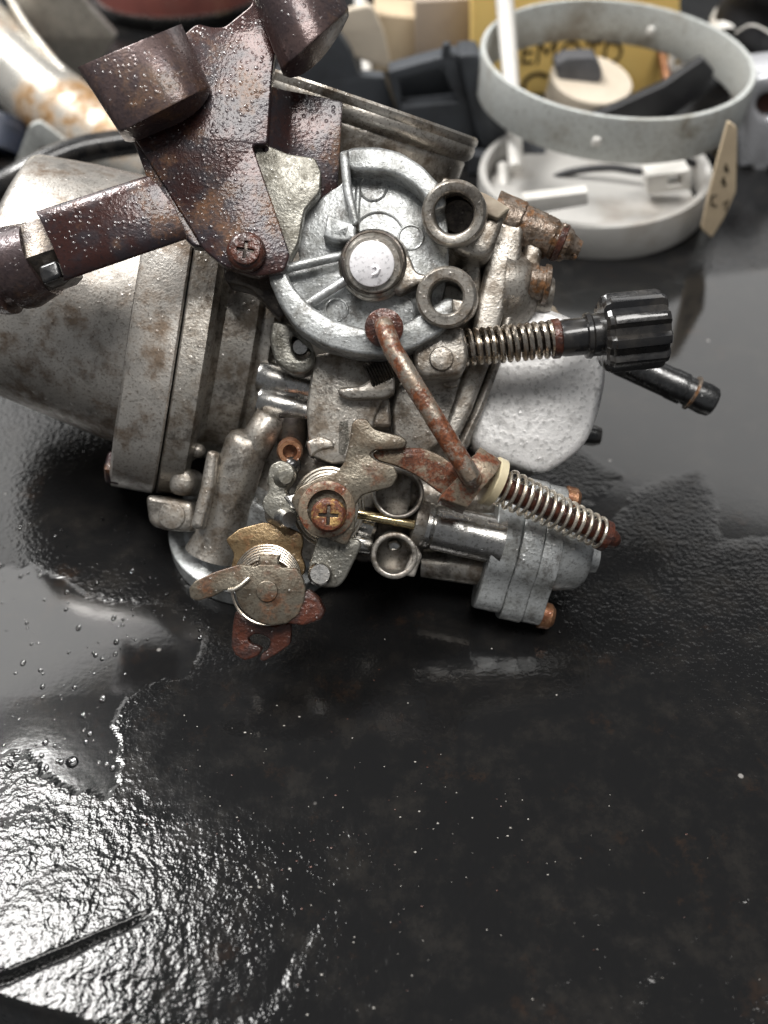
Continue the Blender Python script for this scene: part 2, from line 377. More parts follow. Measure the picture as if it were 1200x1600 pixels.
# ---- diaphragm cover (left)
RAY = Vector((.227, -.207, 1)).normalized()
def ring(cx, cy, wc, r, tilt, rz, n=64, sq=2.0, low=1.0):
    k = S(wc); c = C(cx, cy, wc); th = math.radians(tilt); e = Vector((-math.sin(th), -math.cos(th), 0)); out = []
    for i in range(n):
        a = 2*math.pi*i/n; ca, sa = math.cos(a), math.sin(a)
        x = math.copysign(abs(ca)**(2/sq), ca); y = math.copysign(abs(sa)**(2/sq), sa)
        out.append(c+e*(x*r*k)+RAY*(y*rz))
    return out
def axc(x): return (x, 482+(x-205)*.152)
WC = -28
p = Part().loft([ring(4, 420, WC, 110, 18, 18), ring(-4, 418, WC, 165, 18, 26), ring(3, 418, WC, 182, 18, 28), ring(12, 421, WC, 186, 17.5, 29),
                 ring(110, 452, WC, 198, 12, 30), ring(198, 481, WC, 207, 9, 30.6), ring(213, 483, WC, 209, 8.7, 30.6)])
cover = P(p, 'diaphragm_cover', 'cover')
p = Part().loft([ring(*axc(214), WC, 264, 8.7, 32.4, sq=2.7), ring(*axc(218), WC, 271, 8.7, 33, sq=2.7), ring(*axc(278), WC, 273, 8.7, 33, sq=2.7), ring(*axc(281), WC, 269, 8.7, 32.6, sq=2.7)])
P(p, 'cover_flange', 'cover', cover)
p = Part().la((203, 733, -13), (170, 727, -13), [(0, 22), (.35, 22), (.36, 28), (.9, 28), (1, 24)], 6)
P(p, 'flange_bolt', 'brown', cover)
p = Part().loft([ring(*axc(283.5), WC, 268, 8.7, 32.4, sq=2.7), ring(*axc(286), WC, 271, 8.7, 32.8, sq=2.7), ring(*axc(318), WC, 268, 8.7, 32.6, sq=2.7), ring(*axc(326), WC, 255, 8.7, 31.5, sq=2.5),
                 ring(*axc(331), WC, 222, 8.7, 29), ring(*axc(340), WC, 213, 8.7, 27.5), ring(*axc(384), WC, 210, 8.7, 27), ring(*axc(388), WC, 206, 8.7, 26.4),
                 ring(*axc(392), WC, 197, 8.7, 25.4), ring(*axc(397), WC, 200, 8.7, 25.8), ring(*axc(408), WC, 198, 8.7, 25.6), ring(*axc(416), WC, 180, 8.7, 23), ring(*axc(425), WC, 150, 8.7, 19), ring(*axc(470), WC, 130, 8.7, 17)])
body = P(p, 'diaphragm_chamber', 'cast')

# ---- body casting
p = Part()
p.flat([(405, 470), (450, 330), (560, 250), (700, 270), (790, 350), (775, 480), (745, 600), (700, 690), (600, 720), (420, 700), (390, 600)], -42, -9, 1.5, r=30)
p.flat([(395, 690), (560, 660), (700, 680), (770, 760), (760, 870), (690, 885), (600, 872), (480, 880), (400, 850)], -17, -8, 1.5, r=20)
p.flat([(560, 560), (700, 590), (760, 600), (735, 700), (660, 760), (560, 740)], -20, -5, 1.2, r=20)
P(p, 'main_casting', 'cast', body)
p = Part().flat([(490, 555), (560, 540), (602, 548), (604, 610), (585, 655), (575, 720), (520, 726), (484, 712), (478, 640)], -10, 5, .8, r=10)
P(p, 'body_web', 'cast', body)
p = Part().flat([(528, 606), (566, 602), (604, 574), (618, 578), (617, 612), (600, 622), (545, 624), (528, 616)], -6, 8.5, .7, r=6)
p.flat([(540, 622), (608, 620), (612, 668), (560, 668)], -10, 3.5, 1, r=8)
P(p, 'step_lug', 'cast', body)
p = Part().flat([(622, 596), (668, 588), (742, 590), (722, 640), (690, 690), (655, 716), (615, 690), (612, 640)], -12, 1.5, 1.0, r=14)
p.flat([(686, 590), (722, 588), (716, 604), (704, 607), (692, 602)], 0, 2.6, .5, r=5)
P(p, 'bowl_shoulder', 'cast', body)
for y in (595, 633):
    p = Part().la((405, y-8, -4), (486, y+12, -4), [(0, 23), (.06, 25), (.7, 25), (.8, 22), (1, 21)])
    P(p, 'passage_tube', 'tubemetal', body)
p = Part().la((424, 650, 0), (392, 708, -1), [(0, 20), (.1, 25), (.85, 27), (1, 24)])
P(p, 'tube_elbow', 'cast', body)
p = Part().la((388, 688, -1), (333, 866, -7), [(-.06, 20), (-.03, 29), (.03, 34), (.5, 35), (.86, 37), (1, 45)])
P(p, 'support_column', 'cast', body)
p = Part().flat([(323, 702), (341, 705), (335, 760), (316, 829), (296, 824), (312, 760)], -16, 2, 1.4, r=8)
p.ball(C(309, 704, -6), 1.6); p.flat([(262, 742), (288, 726), (306, 748), (296, 776), (262, 772)], -20, -5.5, 2.2, r=16)
P(p, 'stiffening_rib', 'cast', body)
p = Part().flat([(226, 772), (302, 784), (304, 832), (258, 829), (232, 820)], -26, -7, 1.6, r=12)
p.flat(circ(268, 806, 21), -8, -6.4, .3)
P(p, 'corner_lug', 'cast', body)
# lower mounting flange, lying on the table
nv = TN; fc = on_table(412, 838)
p = Part().lathe(fc+nv*.15, fc+nv*4.6, [(0, 20.6), (.05, 21.4), (.93, 21.4), (1, 20.9)], 72)
p.lathe(fc+nv*4.4, fc+nv*7.4, [(0, 18.2), (.2, 17.6), (.8, 17.2), (1, 16.4)], 60)
p.lathe(fc+nv*6.4+Vector((1.5, 0, 0)), fc+nv*16+Vector((6, 2, 0)), [(0, 15), (.9, 14), (1, 13)], 48)
P(p, 'mounting_flange', 'zinc', body)

# ---- inlet bell (top)
p = Part().la((541, 305, -23), (582, 161, -15.6), [(0, 152), (.2, 160), (.66, 163), (.70, 164), (.73, 162), (.76, 168), (.80, 172), (.86, 173), (.90, 171), (.93, 173), (.975, 173), (1, 170), (1.0, 158), (.6, 150), (.3, 146)], 72, cap=False)
P(p, 'inlet_bell', 'cast', body)

# ---- throttle pulley
cx, cy = 583, 413
p = Part().flat([(534, 236), (600, 232), (650, 256), (688, 300), (700, 350), (702, 420), (690, 480), (640, 524), (580, 535), (505, 500), (455, 455), (430, 430), (470, 414), (463, 380), (476, 332), (512, 300), (538, 286)], 9, 13.2, .5, r=14)
pul = P(p, 'throttle_pulley', 'zinc')
p = Part().flat([(532, 240), (548, 229), (590, 228), (625, 236), (660, 258), (690, 290), (700, 320), (676, 330), (664, 308), (645, 288), (622, 274), (596, 268), (562, 266), (547, 266)], 9, 18, 1.0, r=9)
P(p, 'upper_rim', 'zinc', pul)
p = Part().flat([(530, 236), (545, 232), (549, 290), (562, 348), (551, 354), (536, 300)], 11, 19, .9, r=5)
P(p, 'rim_rib', 'zinc', pul)
p = Part().flat([(424, 416), (444, 420), (460, 450), (486, 478), (522, 500), (575, 514), (626, 507), (662, 488), (700, 462), (728, 478), (690, 520), (645, 545), (598, 556), (555, 553), (505, 540), (462, 512), (436, 476), (419, 436)], 8.5, 17.3, 1.0, r=10)
P(p, 'lower_rim', 'zinc', pul)
for a, b, r in (((428, 424, 16.2), (540, 398, 16.2), 7.5), ((464, 486, 16), (556, 428, 16.5), 7.5), ((560, 290, 13), (556, 360, 15), 5)):
    A, B = C(*a), C(*b)
    p = Part().tube([A+(B-A)*(i/8) for i in range(9)], r*S(18), 14)
    P(p, 'rib', 'zinc', pul)
p = Part().flat([(512, 336), (556, 350), (556, 372), (540, 378), (520, 376), (505, 368)], 12.5, 18.5, .8, holes=[[(521, 348), (540, 354), (536, 366), (522, 364)]])
P(p, 'stop_lug', 'zinc', pul)
p = Part().flat([(618, 392), (640, 398), (650, 425), (668, 428), (668, 440), (648, 446), (626, 458), (606, 448)], 12.5, 17.5, .9, r=8)
P(p, 'stop_lug', 'cast', pul)
p = Part().la((cx+2, cy+5, 12), (cx, cy, 21), [(0, 60), (.12, 58), (.2, 55), (.5, 54), (.55, 50), (.8, 48), (.86, 45), (.97, 43), (1, 41), (1.0, 37)], 48)
hub = P(p, 'hub', 'cast', pul)
p = Part().la((cx-1, cy, 19.5), (cx-2, cy-1, 22.4), [(0, 35), (.85, 35), (.96, 34.5), (1, 33)], 48)
P(p, 'shaft_end', 'white_face', hub)
p = Part().tube([C(582, 418, 22.4), C(588, 416, 22.5), (C(592, 421, 22.5)), C(589, 427, 22.5), C(581, 430, 22.4)], [.2, .35, .4, .35, .15], 10)
P(p, 'highlight_curl', 'white_face', hub)  # white curl modelled in place of a highlight on the shaft face
p = Part()
for i in range(4):
    p.tube([C(583+(50-i)*math.cos(a), 411-i*.5+(50-i)*math.sin(a), 16.5+i*1.0) for a in [2*math.pi*j/60 for j in range(61)]], .45, 8)
P(p, 'return_spring', 'darkthread', hub)
for (x, y, r) in ((583, 293, 21), (642, 371, 19), (526, 484, 17), (622, 486, 27), (592, 372, 40)):
    p = Part()
    a0, a1 = ((200, 340) if r == 40 else ((-110, 30) if r == 27 else (0, 360)))
    N = 30
    p.tube([C(x+r*math.cos(math.radians(a0+(a1-a0)*i/N)), y+r*math.sin(math.radians(a0+(a1-a0)*i/N)), 13.2) for i in range(N+1)], .28, 8)
    P(p, 'cast_ring_mark', 'zinc', pul)

# ---- bosses beside the pulley
def boss(name, c, w0, w1, R, r, tilt=(0, 0), mat='cast', bev=1.0, floor=None):
    p = Part().la((c[0]+tilt[0], c[1]+tilt[1], w0), (c[0], c[1], w1),
                  [(0, R*1.05), (.8, R), (.92, R*.985), (.965, R*.965), (.99, R*.92), (1, R*.87), (1, r*1.16), (.99, r*1.06), (.965, r), (.2, r*.94), (.2, .01)], 48, cap=False)
    return P(p, name, mat, body)
boss('cable_boss', (709, 333), -6, 20.5, 49, 29, (6, 8))
boss('cable_boss', (697, 464), -6, 20.5, 46, 24, (6, 6))
p = Part().flat([(706, 466), (733, 470), (740, 484), (722, 496), (708, 484)], 2, 19.5, .6, r=5); P(p, 'boss_notch', 'cast', body)
p = Part().la((718, 342, 2), (716, 338, 9), [(0, 29), (.9, 29), (1, 24)], 32); P(p, 'boss_plug', 'darkthread', body)
p = Part().flat([(700, 380), (745, 350), (775, 330), (790, 336), (770, 395), (752, 402), (720, 398)], -6, 10.5, 1.6, r=12); P(p, 'boss_arm', 'cast', body)
p = Part().flat([(742, 296), (760, 302), (784, 316), (798, 326), (778, 342), (752, 330)], 4, 12, .6, r=4); P(p, 'worn_tab', 'beigecap', body)
p = Part().flat([(724, 395), (752, 400), (752, 455), (742, 468), (722, 440)], -8, 2, 1.5, r=10); P(p, 'boss_bridge', 'cast', body)

# ---- float bowl, its flange and fittings (right)
p = Part().flat([(775, 500), (800, 478), (838, 474), (902, 496), (944, 552), (950, 586), (938, 644), (918, 694), (882, 724), (846, 743), (800, 726), (735, 700), (742, 640)], -36, -4, 2.6, r=22)
bowl = P(p, 'float_bowl', 'bowl')
for pts, w0, w1, nm in (([(776, 338), (820, 350), (814, 404), (788, 488), (768, 560), (738, 640), (706, 704), (686, 690), (708, 630), (732, 556), (746, 470), (762, 400)], -30, 2.5, 'bowl_gasket_flange'),
                        ([(824, 366), (850, 380), (840, 440), (806, 492), (786, 560), (756, 640), (722, 712), (708, 706), (740, 640), (770, 560), (788, 488), (812, 420)], -30, 0.5, 'body_gasket_flange')):
    p = Part().flat(pts, w0, w1, 1.5, r=12); P(p, nm, 'cast', bowl)
p = Part().la((800, 455, -5), (862, 462, -5), [(-.3, 66), (.1, 62), (.35, 54), (.55, 42), (.62, 30), (.85, 30), (1, 26)], 40); P(p, 'vent_dome', 'cast', bowl)
p = Part().la((826, 440, 0), (858, 445, 0), [(0, 29), (.3, 30), (.32, 26), (.7, 26), (.72, 31), (.95, 30), (1, 26)], 24); P(p, 'bowl_screw', 'corroded', bowl)
p = Part().la((768, 335, -2), (905, 392, -2), [(0, 38), (.1, 38), (.2, 37.5), (.3, 37), (.32, 34)]+[(.34+.02*i, 33.8-.1*i) for i in range(18)]+[(.70, 29), (.74, 28.5), (.78, 28), (.82, 27), (.86, 26), (.9, 20), (1, 15)], 56)
rng = random.Random(3)
for v in p.bm.verts: v.co += Vector((rng.gauss(0, .07), rng.gauss(0, .07), rng.gauss(0, .07)))
inlet = P(p, 'fuel_inlet', 'corroded', bowl)
p = Part().la((868, 377, -2), (880, 382, -2), [(0, 27), (.2, 31), (.8, 30), (1, 26)], 40); P(p, 'seal_ring', 'rust', inlet)
p = Part()
for _ in range(16):
    t = rng.random(); a = C(795+105*t, 345+43*t-28+14*t*rng.random(), -1+rng.random()*2); p.ball(a, .4+rng.random()*.7, sub=2)
for _ in range(6): p.ball(C(896+rng.random()*12, 388+rng.random()*14, -2+rng.random()*2), .35+rng.random()*.6, sub=2)
P(p, 'corrosion_crust', 'corroded', inlet)
p = Part().flat([(776, 470), (868, 476), (872, 486), (900, 502), (880, 512), (790, 505)], -20, -8, 1.2, r=6); P(p, 'bowl_shelf', 'beigecap', bowl)
p = Part().la((968, 562, -22), (1116, 630, -22), [(0, 24), (.52, 24), (.55, 25), (.68, 25), (.69, 22), (.9, 25), (.98, 23), (1, 19), (1, 13), (.8, 12)], 36, cap=False)
nip = P(p, 'hose_nipple', 'steeldark', bowl)
p = Part()
A, B = C(1080, 613, -22), C(1084, 615, -22); p.lathe(A, B, [(0, 3.8), (0.1, 4.15), (.9, 4.15), (1, 3.8)], 32); P(p, 'nipple_ring', 'corroded', nip)
p = Part().la((890, 676, -30), (938, 682, -30), [(0, 16), (.8, 16), (1, 13)], 28); P(p, 'drain_screw', 'blackplastic', bowl)

# ---- idle adjuster (spring and ridged black knob)
W = 10
p = Part().flat([(646, 540), (672, 516), (714, 508), (726, 514), (732, 562), (724, 584), (664, 590), (648, 578)], 1, 14, 1.2, r=10)
blk = P(p, 'adjuster_block', 'cast')
p = Part().flat(circ(690, 560, 19), 13.5, 14.6, .35); P(p, 'block_plug', 'cast', blk)
p = Part().la((575, 590, 7), (655, 552, 7), [(i/40, 21+(2 if i % 2 else 0)) for i in range(41)], 28); P(p, 'threaded_stem', 'darkthread', blk)
p = Part().la((715, 544, W), (880, 528, W), 16); P(p, 'adjuster_shaft', 'darkthread', blk)
p = Part().helix((722, 544, W), (866, 529.5, W), 25.5, 12.5, 4.6); P(p, 'adjuster_spring', 'spring', blk)
p = Part().la((860, 530, W), (876, 528.5, W), [(0, 27), (.2, 31), (.8, 31), (1, 27)]); P(p, 'spring_seat', 'rust', blk)
lob = lambda th: 1.0+.075*min(1, max(-1, 1.9*math.cos(10*th)))
p = Part().la((874, 529, W), (955, 521, W), [(0, 27), (.1, 29), (.48, 29), (.5, 35), (.58, 36), (.62, 33), (1, 33)])
knob = P(p, 'adjuster_knob', 'blackplastic')
p = Part().la((938, 522.5, W), (1036, 512.5, W), [(0, 46), (.04, 53), (.10, 55), (.12, 57), (.90, 57), (.97, 54), (1, 48), (1, 30), (.97, 28)], 120, lobes=lob)
P(p, 'ridged_grip', 'blackplastic', knob, 25)

# ---- brown bracket
p = Part().flat([(203, 205), (255, 110), (292, 48), (308, 36), (330, 42), (350, 42), (392, 8), (405, -40), (455, -40), (432, 60), (424, 128), (418, 226), (394, 226), (430, 330), (453, 398), (444, 424), (400, 432), (350, 416), (318, 390), (300, 360)], 16.5, 19.5, .5, r=7)
br = P(p, 'mounting_bracket', 'brown')
def lerp_edge(a0, a1, ts, ws): return [C(a0[0]+(a1[0]-a0[0])*t, a0[1]+(a1[1]-a0[1])*t, w) for t, w in zip(ts, ws)]
def bent(name, tl, tr, bl, br_, ts, ws, base, mat, par):
    A, B = lerp_edge(tl, tr, ts, ws), lerp_edge(bl, br_, ts, ws); E, G = lerp_edge(tl, tr, ts, [base]*len(ts)), lerp_edge(bl, br_, ts, [base]*len(ts))
    p = Part(); V = [[p.bm.verts.new(q) for q in (A[i], B[i], Vector((B[i].x, B[i].y, base)), Vector((A[i].x, A[i].y, base)))] for i in range(len(ts))]
    for a, b in zip(V, V[1:]):
        for i in range(4): p.bm.faces.new((a[i], a[(i+1) % 4], b[(i+1) % 4], b[i]))
    p.bm.faces.new(V[0][::-1]); p.bm.faces.new(V[-1])
    p.bevel(.35, 50); return P(p, name, mat, par, 42)
# upper-left tab: flat then rolled over on the right
ts = [0, .04, .1, .5, .6, .68, .75, .81, .86, .90, .93, .96, 1]; ws = [25, 26.2, 27, 28.2, 28.3, 28.1, 27.6, 27, 26.2, 25.4, 24.6, 23.6, 22.4]
bent('folded_tab', (120, 104), (283, 36), (186, 207), (328, 134), ts, ws, 20.5, 'brown_dark', br)
# upper-right tab
ts2 = [0, .08, .18, .3, .42, .54, .66, .78, .9, 1]; ws2 = [23, 25.8, 27.6, 28.7, 29.1, 28.9, 28.1, 26.8, 25, 22.6]
bent('folded_tab', (380, -46), (508, -66), (440, 108), (545, 14), ts2, ws2, 20, 'brown_dark', br)
# left arm with its fold
p = Part().strip([C(x, y, w) for x, y, w in ((100, 440, 21.4), (99, 432, 22.2), (93, 412, 22.6), (82, 385, 22.9), (66, 350, 23), (58, 336, 22.9), (55, 330, 22.2))],
                 [C(x, y, w) for x, y, w in ((292, 374, 21.4), (291, 368, 22.2), (285, 352, 22.6), (272, 325, 22.9), (246, 288, 23), (234, 277, 22.9), (230, 274, 22.2))], 2.0)
p.bevel(.35, 50); arm = P(p, 'bracket_arm', 'brown', br, 45)
p = Part().flat([(228, 275), (203, 205), (212, 200), (318, 386), (300, 384), (288, 372)], 15, 18.6, .5, r=5); P(p, 'arm_fold', 'brown', br)
p = Part().la((-16, 438, 13), (66, 404, 15), [(0, 56), (.10, 60), (.2, 62), (.24, 52), (.40, 51), (.43, 62), (.6, 65), (.66, 64), (1, 58)], 40)
hexn = P(p, 'clamp_barrel', 'brown_dark', br)
p = Part().la((34, 415, 14), (104, 390, 15), [(0, 56), (.08, 60), (.8, 60), (1, 52)], 6); P(p, 'clamp_nut', 'darkthread', br)
p = Part().flat([(58, 416), (88, 405), (96, 432), (66, 444)], 18, 22.4, .9, r=7); P(p, 'clamp_lug', 'blackplastic', br)
p = Part().strip([C(x, y, w) for x, y, w in ((418, 132, 18), (432, 136, 16.5), (446, 140, 14.5), (458, 142, 13.4), (500, 150, 13), (536, 158, 12.6))],
                 [C(x, y, w) for x, y, w in ((414, 236, 18), (428, 240, 16.5), (442, 246, 14.5), (452, 252, 13.4), (486, 318, 13), (528, 296, 12.6))], 1.8)
p.bevel(.5, 50); P(p, 'bracket_wing', 'brown', br, 45)
p = Part().flat([(390, 226), (400, 219), (450, 240), (492, 246), (502, 268), (500, 300), (476, 328), (466, 380), (452, 408), (430, 340)], 14, 17.4, .5, r=5); P(p, 'grey_stay', 'greyplate', br)
def pan_screw(c, w0, w1, R, cr, ct, rot, mat, par, bev=1.6, name='screw', floor=None):
    p = Part().flat(circ(c[0], c[1], R, 40), w0, w1-.6, bev)
    p.flat(circ(c[0], c[1], R-bev*.55/S(w1), 40), w1-1.4, w1, .22, holes=[cross(c[0], c[1], cr-1.5, ct-1.5, rot)])
    o = P(p, name, mat, par)
    P(Part().flat(cross(c[0], c[1], cr, ct, rot), w1-1.0, w1-.55, .02), 'recess_shade', 'darkthread', par); return o  # dark cross inlay stands in for the shade inside the recess
pan_screw((383, 390), 19, 23, 31, 15, 4, 8, 'rust', br, 1.7, 'bracket_screw')
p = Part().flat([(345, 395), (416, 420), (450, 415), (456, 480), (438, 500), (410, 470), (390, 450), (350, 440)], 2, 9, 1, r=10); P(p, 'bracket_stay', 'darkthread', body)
# slotted ear with pin under the pulley
p = Part().flat([(424, 500), (452, 505), (492, 548), (494, 568), (476, 584), (452, 582), (430, 566), (420, 530)], 0, 7, .8, holes=[rnd([(454, 526), (474, 522), (488, 552), (468, 564), (458, 550)], 8)], r=8)
ear = P(p, 'slotted_ear', 'greyplate', body)
p = Part().la((469, 542, -4), (469, 542, 6.4), [(0, 13.5), (.93, 13.5), (1, 11)], 28); P(p, 'stop_pin', 'tubemetal', ear)

# ---- link rod between pulley and lever
pts = [C(602, 508, 13), C(601, 508, 18), C(600, 509, 21), C(601, 513, 23.2), C(605, 524, 24.5), C(613, 545, 25), C(640, 590, 25), C(680, 655, 25), C(722, 722, 24.5), C(734, 742, 24), C(738, 748, 22), C(740, 750, 18)]
p = Part().tube(pts, [15.5*S(24)]*len(pts), 20); lr = P(p, 'link_rod', 'rod')
p = Part().lathe(C(600, 513, 18.6), C(600, 512, 20.6), [(0, 3.4), (.1, 3.7), (.9, 3.6), (1, 3.2)], 36); P(p, 'link_washer', 'rust', lr)
p = Part().flat([(706, 728), (736, 712), (750, 736), (744, 754), (722, 756)], 15, 21.5, 1.2, r=10); P(p, 'link_clip', 'rust', lr)

# ---- choke lever and screw (centre bottom)
k = 1/4.615
L_ = [(690, 100), (730, 65), (800, 65), (850, 140), (940, 165), (1050, 190), (1095, 230), (1070, 280), (960, 290), (850, 292), (815, 325), (870, 370), (1000, 410), (1025, 480), (980, 560), (850, 590), (760, 620), (710, 700), (715, 850), (660, 975), (620, 975), (400, 870), (320, 800), (270, 700), (250, 650), (310, 560), (450, 490), (590, 450), (640, 370), (680, 200)]
p = Part().flat([(400+x*k, 640+y*k) for x, y in L_], 14, 16.4, .45, r=5)
lev = P(p, 'choke_lever', 'lever')
p = Part().la((510, 795, 16.3), (511, 796, 18.2), [(0, 44), (.3, 45), (.9, 44), (1, 40), (1, 31), (.5, 30)], 44, cap=False); P(p, 'spring_washer', 'rustlever', lev)
pan_screw((513, 805), 16.4, 21.5, 27.5, 17, 4.2, 3, 'gold', lev, .7, 'lever_screw')
p = Part().la((512, 800, 2), (512, 800, 15), [(0, 30), (1, 30)], 32); P(p, 'lever_pivot', 'darkthread', lev)
p = Part().flat([(498, 836), (560, 842), (566, 850), (540, 905), (528, 918), (500, 918), (482, 906), (482, 886)], 9, 12.4, .6, r=8)
la_ = P(p, 'lever_arm', 'greyplate', lev)
p = Part().la((500, 897, 11), (500, 897, 15), [(0, 19), (.8, 19), (1, 15)], 32); P(p, 'arm_pin', 'tubemetal', la_)
p = Part().flat([(580, 708), (600, 700), (640, 700), (662, 700), (690, 712), (730, 742), (712, 778), (690, 772), (650, 742), (620, 728), (590, 720)], 12, 14.2, .5, r=8)
la2 = P(p, 'link_arm', 'rustlever', lev)
# clevis channel at the end of the arm
p = Part().strip([C(x, y, w) for x, y, w in ((690, 776, 10), (688, 774, 15), (690, 771, 18), (716, 744, 18.5), (738, 716, 18), (744, 706, 16))],
                 [C(x, y, w) for x, y, w in ((728, 792, 10), (728, 790, 15), (732, 786, 18), (752, 764, 18.5), (772, 742, 18), (778, 730, 16))], 1.6)
p.bevel(.3, 50); P(p, 'clevis', 'rustlever', la2, 45)
p = Part().la((752, 752, 13), (764, 712, 15), [(0, 26), (.5, 27), (.75, 26), (.9, 21), (1, 12)], 36); P(p, 'clevis_barrel', 'rustlever', la2)
# spring rod
sp0, sp1 = (776, 756, 14), (958, 842, 8)
p = Part().la((764, 750, 14.4), (777, 756, 14), [(0, 37), (.1, 40), (.9, 40), (1, 37)], 44); P(p, 'nylon_washer', 'nylon', la2)
p = Part().la((776, 756, 14), (966, 847, 8), [(0, 18), (.94, 16), (.98, 12), (1, 8)], 28); P(p, 'spring_rod', 'rust', la2)
p = Part().la((938, 834, 8.8), (948, 838.5, 8.5), [(0, 22), (.1, 25), (.9, 25), (1, 22)], 32); P(p, 'rod_collar', 'rust', la2)
p = Part().helix((783, 759, 13.8), (940, 834, 8.6), (29.5, 23.5), 13.5, 3.0); P(p, 'rod_spring', 'spring_pale', la2)
# pivot coil behind the lever
p = Part()
for i, R in enumerate((54, 49, 45)):
    q = 6+i*1.3
    p.tube([C(513+R*math.cos(a), 792+R*1.12*math.sin(a), q) for a in [2*math.pi*j/60 for j in range(61)]], .42, 8)
P(p, 'pivot_coil', 'spring_pale', lev)
p = Part().la((514, 780, -8), (513, 792, 6), [(0, 50), (.9, 50), (1, 46)], 40); P(p, 'pivot_boss', 'darkthread', body)
# curled fork on the left of the lever
def ribbon(pts, h, w, th, name, mat, par):
    p = Part(); A = [C(x, y, w+h) for x, y in pts]; B = [C(x, y, w) for x, y in pts]; p.strip(A, B, th); p.bevel(.12, 50); return P(p, name, mat, par, 50)
p = Part().flat(rnd([(418, 745), (422, 726), (440, 718), (456, 726), (462, 742), (452, 756), (444, 768), (452, 776), (466, 776), (470, 792), (456, 812), (440, 816), (424, 812), (410, 796), (410, 780), (420, 768)], 8), 5, 13, .5, holes=[rnd([(428, 748), (438, 738), (450, 744), (446, 752), (434, 760)], 4)])
fk = P(p, 'curled_fork', 'greyplate', lev)
p = Part().la((428, 804, 8), (452, 812, 14.5), [(0, 16), (.8, 16), (1, 12)], 28); P(p, 'fork_end', 'tubemetal', fk)
p = Part().la((430, 752, 8), (446, 746, 14.5), [(0, 14), (.8, 14), (1, 10)], 28); P(p, 'fork_end', 'greyplate', fk)
p = Part().flat([(440, 774), (470, 768), (480, 790), (458, 800)], 8, 13.5, 1.2, r=6); P(p, 'fork_neck', 'tubemetal', fk)
p = Part().la((453, 700, -6), (453, 706, 8.5), [(0, 20), (.85, 20), (1, 17), (1, 11), (.8, 9), (.8, .01)], 32, cap=False); ps = P(p, 'pilot_screw_boss', 'copper', body)
p = Part().ball(C(456, 728, 7), 1.9, sub=3); P(p, 'oil_bead', 'blackplastic', body)
p = Part().la((455, 655, -2), (455, 700, -2), [(0, 24), (.7, 25), (.8, 22), (1, 22)], 32); P(p, 'pilot_tube', 'darkthread', body)
p = Part().flat([(478, 690), (500, 680), (520, 688), (524, 700), (500, 704), (484, 716)], -2, 5.4, .8, r=5); P(p, 'web_lip', 'cast', body)
p = Part().flat([(526, 655), (548, 652), (550, 690), (540, 720), (524, 710)], -4, 5, .8, r=7); P(p, 'web_stud', 'greyplate', body)

# ---- choke shaft with coil, front plate and hooked tab
p = Part().flat([(352, 843), (374, 826), (412, 816), (446, 822), (472, 834), (474, 850), (470, 866), (478, 886), (474, 900), (440, 900), (380, 905), (360, 890), (366, 866)], 8, 9.8, .4, r=6)
sh = P(p, 'choke_quadrant', 'brassy')
p = Part()
for i in range(6):
    R = 51-i*.6; yy = 904+i*3.4; wv = 10.2+i*1.3
    p.tube([C(418+R*math.cos(a), yy+R*1.02*math.sin(a), wv) for a in [2*math.pi*j/64 for j in range(65)]], .30, 8)
P(p, 'torsion_coil', 'spring', sh)
p = Part().la((418, 900, 8), (417, 918, 17.2), [(0, 40), (1, 40)], 40); P(p, 'choke_shaft', 'darkthread', sh)
K = 1/4.615
F_ = [(110, 545), (250, 480), (430, 425), (560, 440), (570, 425), (715, 425), (735, 445), (850, 455), (890, 520), (912, 600), (905, 680), (860, 790), (780, 850), (660, 868), (560, 840), (470, 775), (425, 700), (400, 620), (370, 612), (330, 610), (250, 655), (130, 690), (80, 670), (68, 600)]
p = Part().flat([(280+x*K, 790+y*K) for x, y in F_], 17.2, 19.2, .4, r=4)
fp = P(p, 'choke_plate', 'lever', sh)
p = Part().flat(circ(417, 924, 17), 19, 19.7, .3); P(p, 'shaft_peen', 'lever', fp)
p = Part().flat([(404, 868), (436, 868), (436, 886), (404, 886)], 12.5, 18.2, .5, r=2); P(p, 'plate_tongue', 'lever', fp)
p = Part().tube([C(418+R*math.cos(a), 921+R*math.sin(a), 18.6) for R in (55,) for a in [math.radians(10+175*j/40) for j in range(41)]], .28, 8); P(p, 'coil_end', 'spring', sh)
p = Part().tube([C(357, 922, 19.4), C(366, 921, 19.8), C(376, 915, 20), C(390, 903, 19.8)], .36, 8); P(p, 'coil_tail', 'spring_pale', sh)
p = Part().flat([(446, 948), (462, 930), (482, 922), (498, 936), (508, 956), (502, 968), (474, 978), (448, 974)], 14.5, 18.9, .6, r=4)
P(p, 'bent_stop', 'rust', fp, 45)
H_ = [(405, 760), (470, 790), (560, 840), (660, 868), (800, 840), (810, 900), (800, 1000), (740, 1045), (690, 1080), (610, 1125), (582, 1118), (590, 1075), (640, 1040), (660, 990), (650, 960), (600, 930), (540, 925), (490, 960), (520, 1000), (570, 1012), (600, 1040), (560, 1090), (470, 1120), (400, 1075), (375, 1010), (385, 860)]
p = Part().flat([(280+x*K, 790+y*K) for x, y in H_], 12.5, 15.0, .45, r=4)
P(p, 'hooked_tab', 'rust', sh)

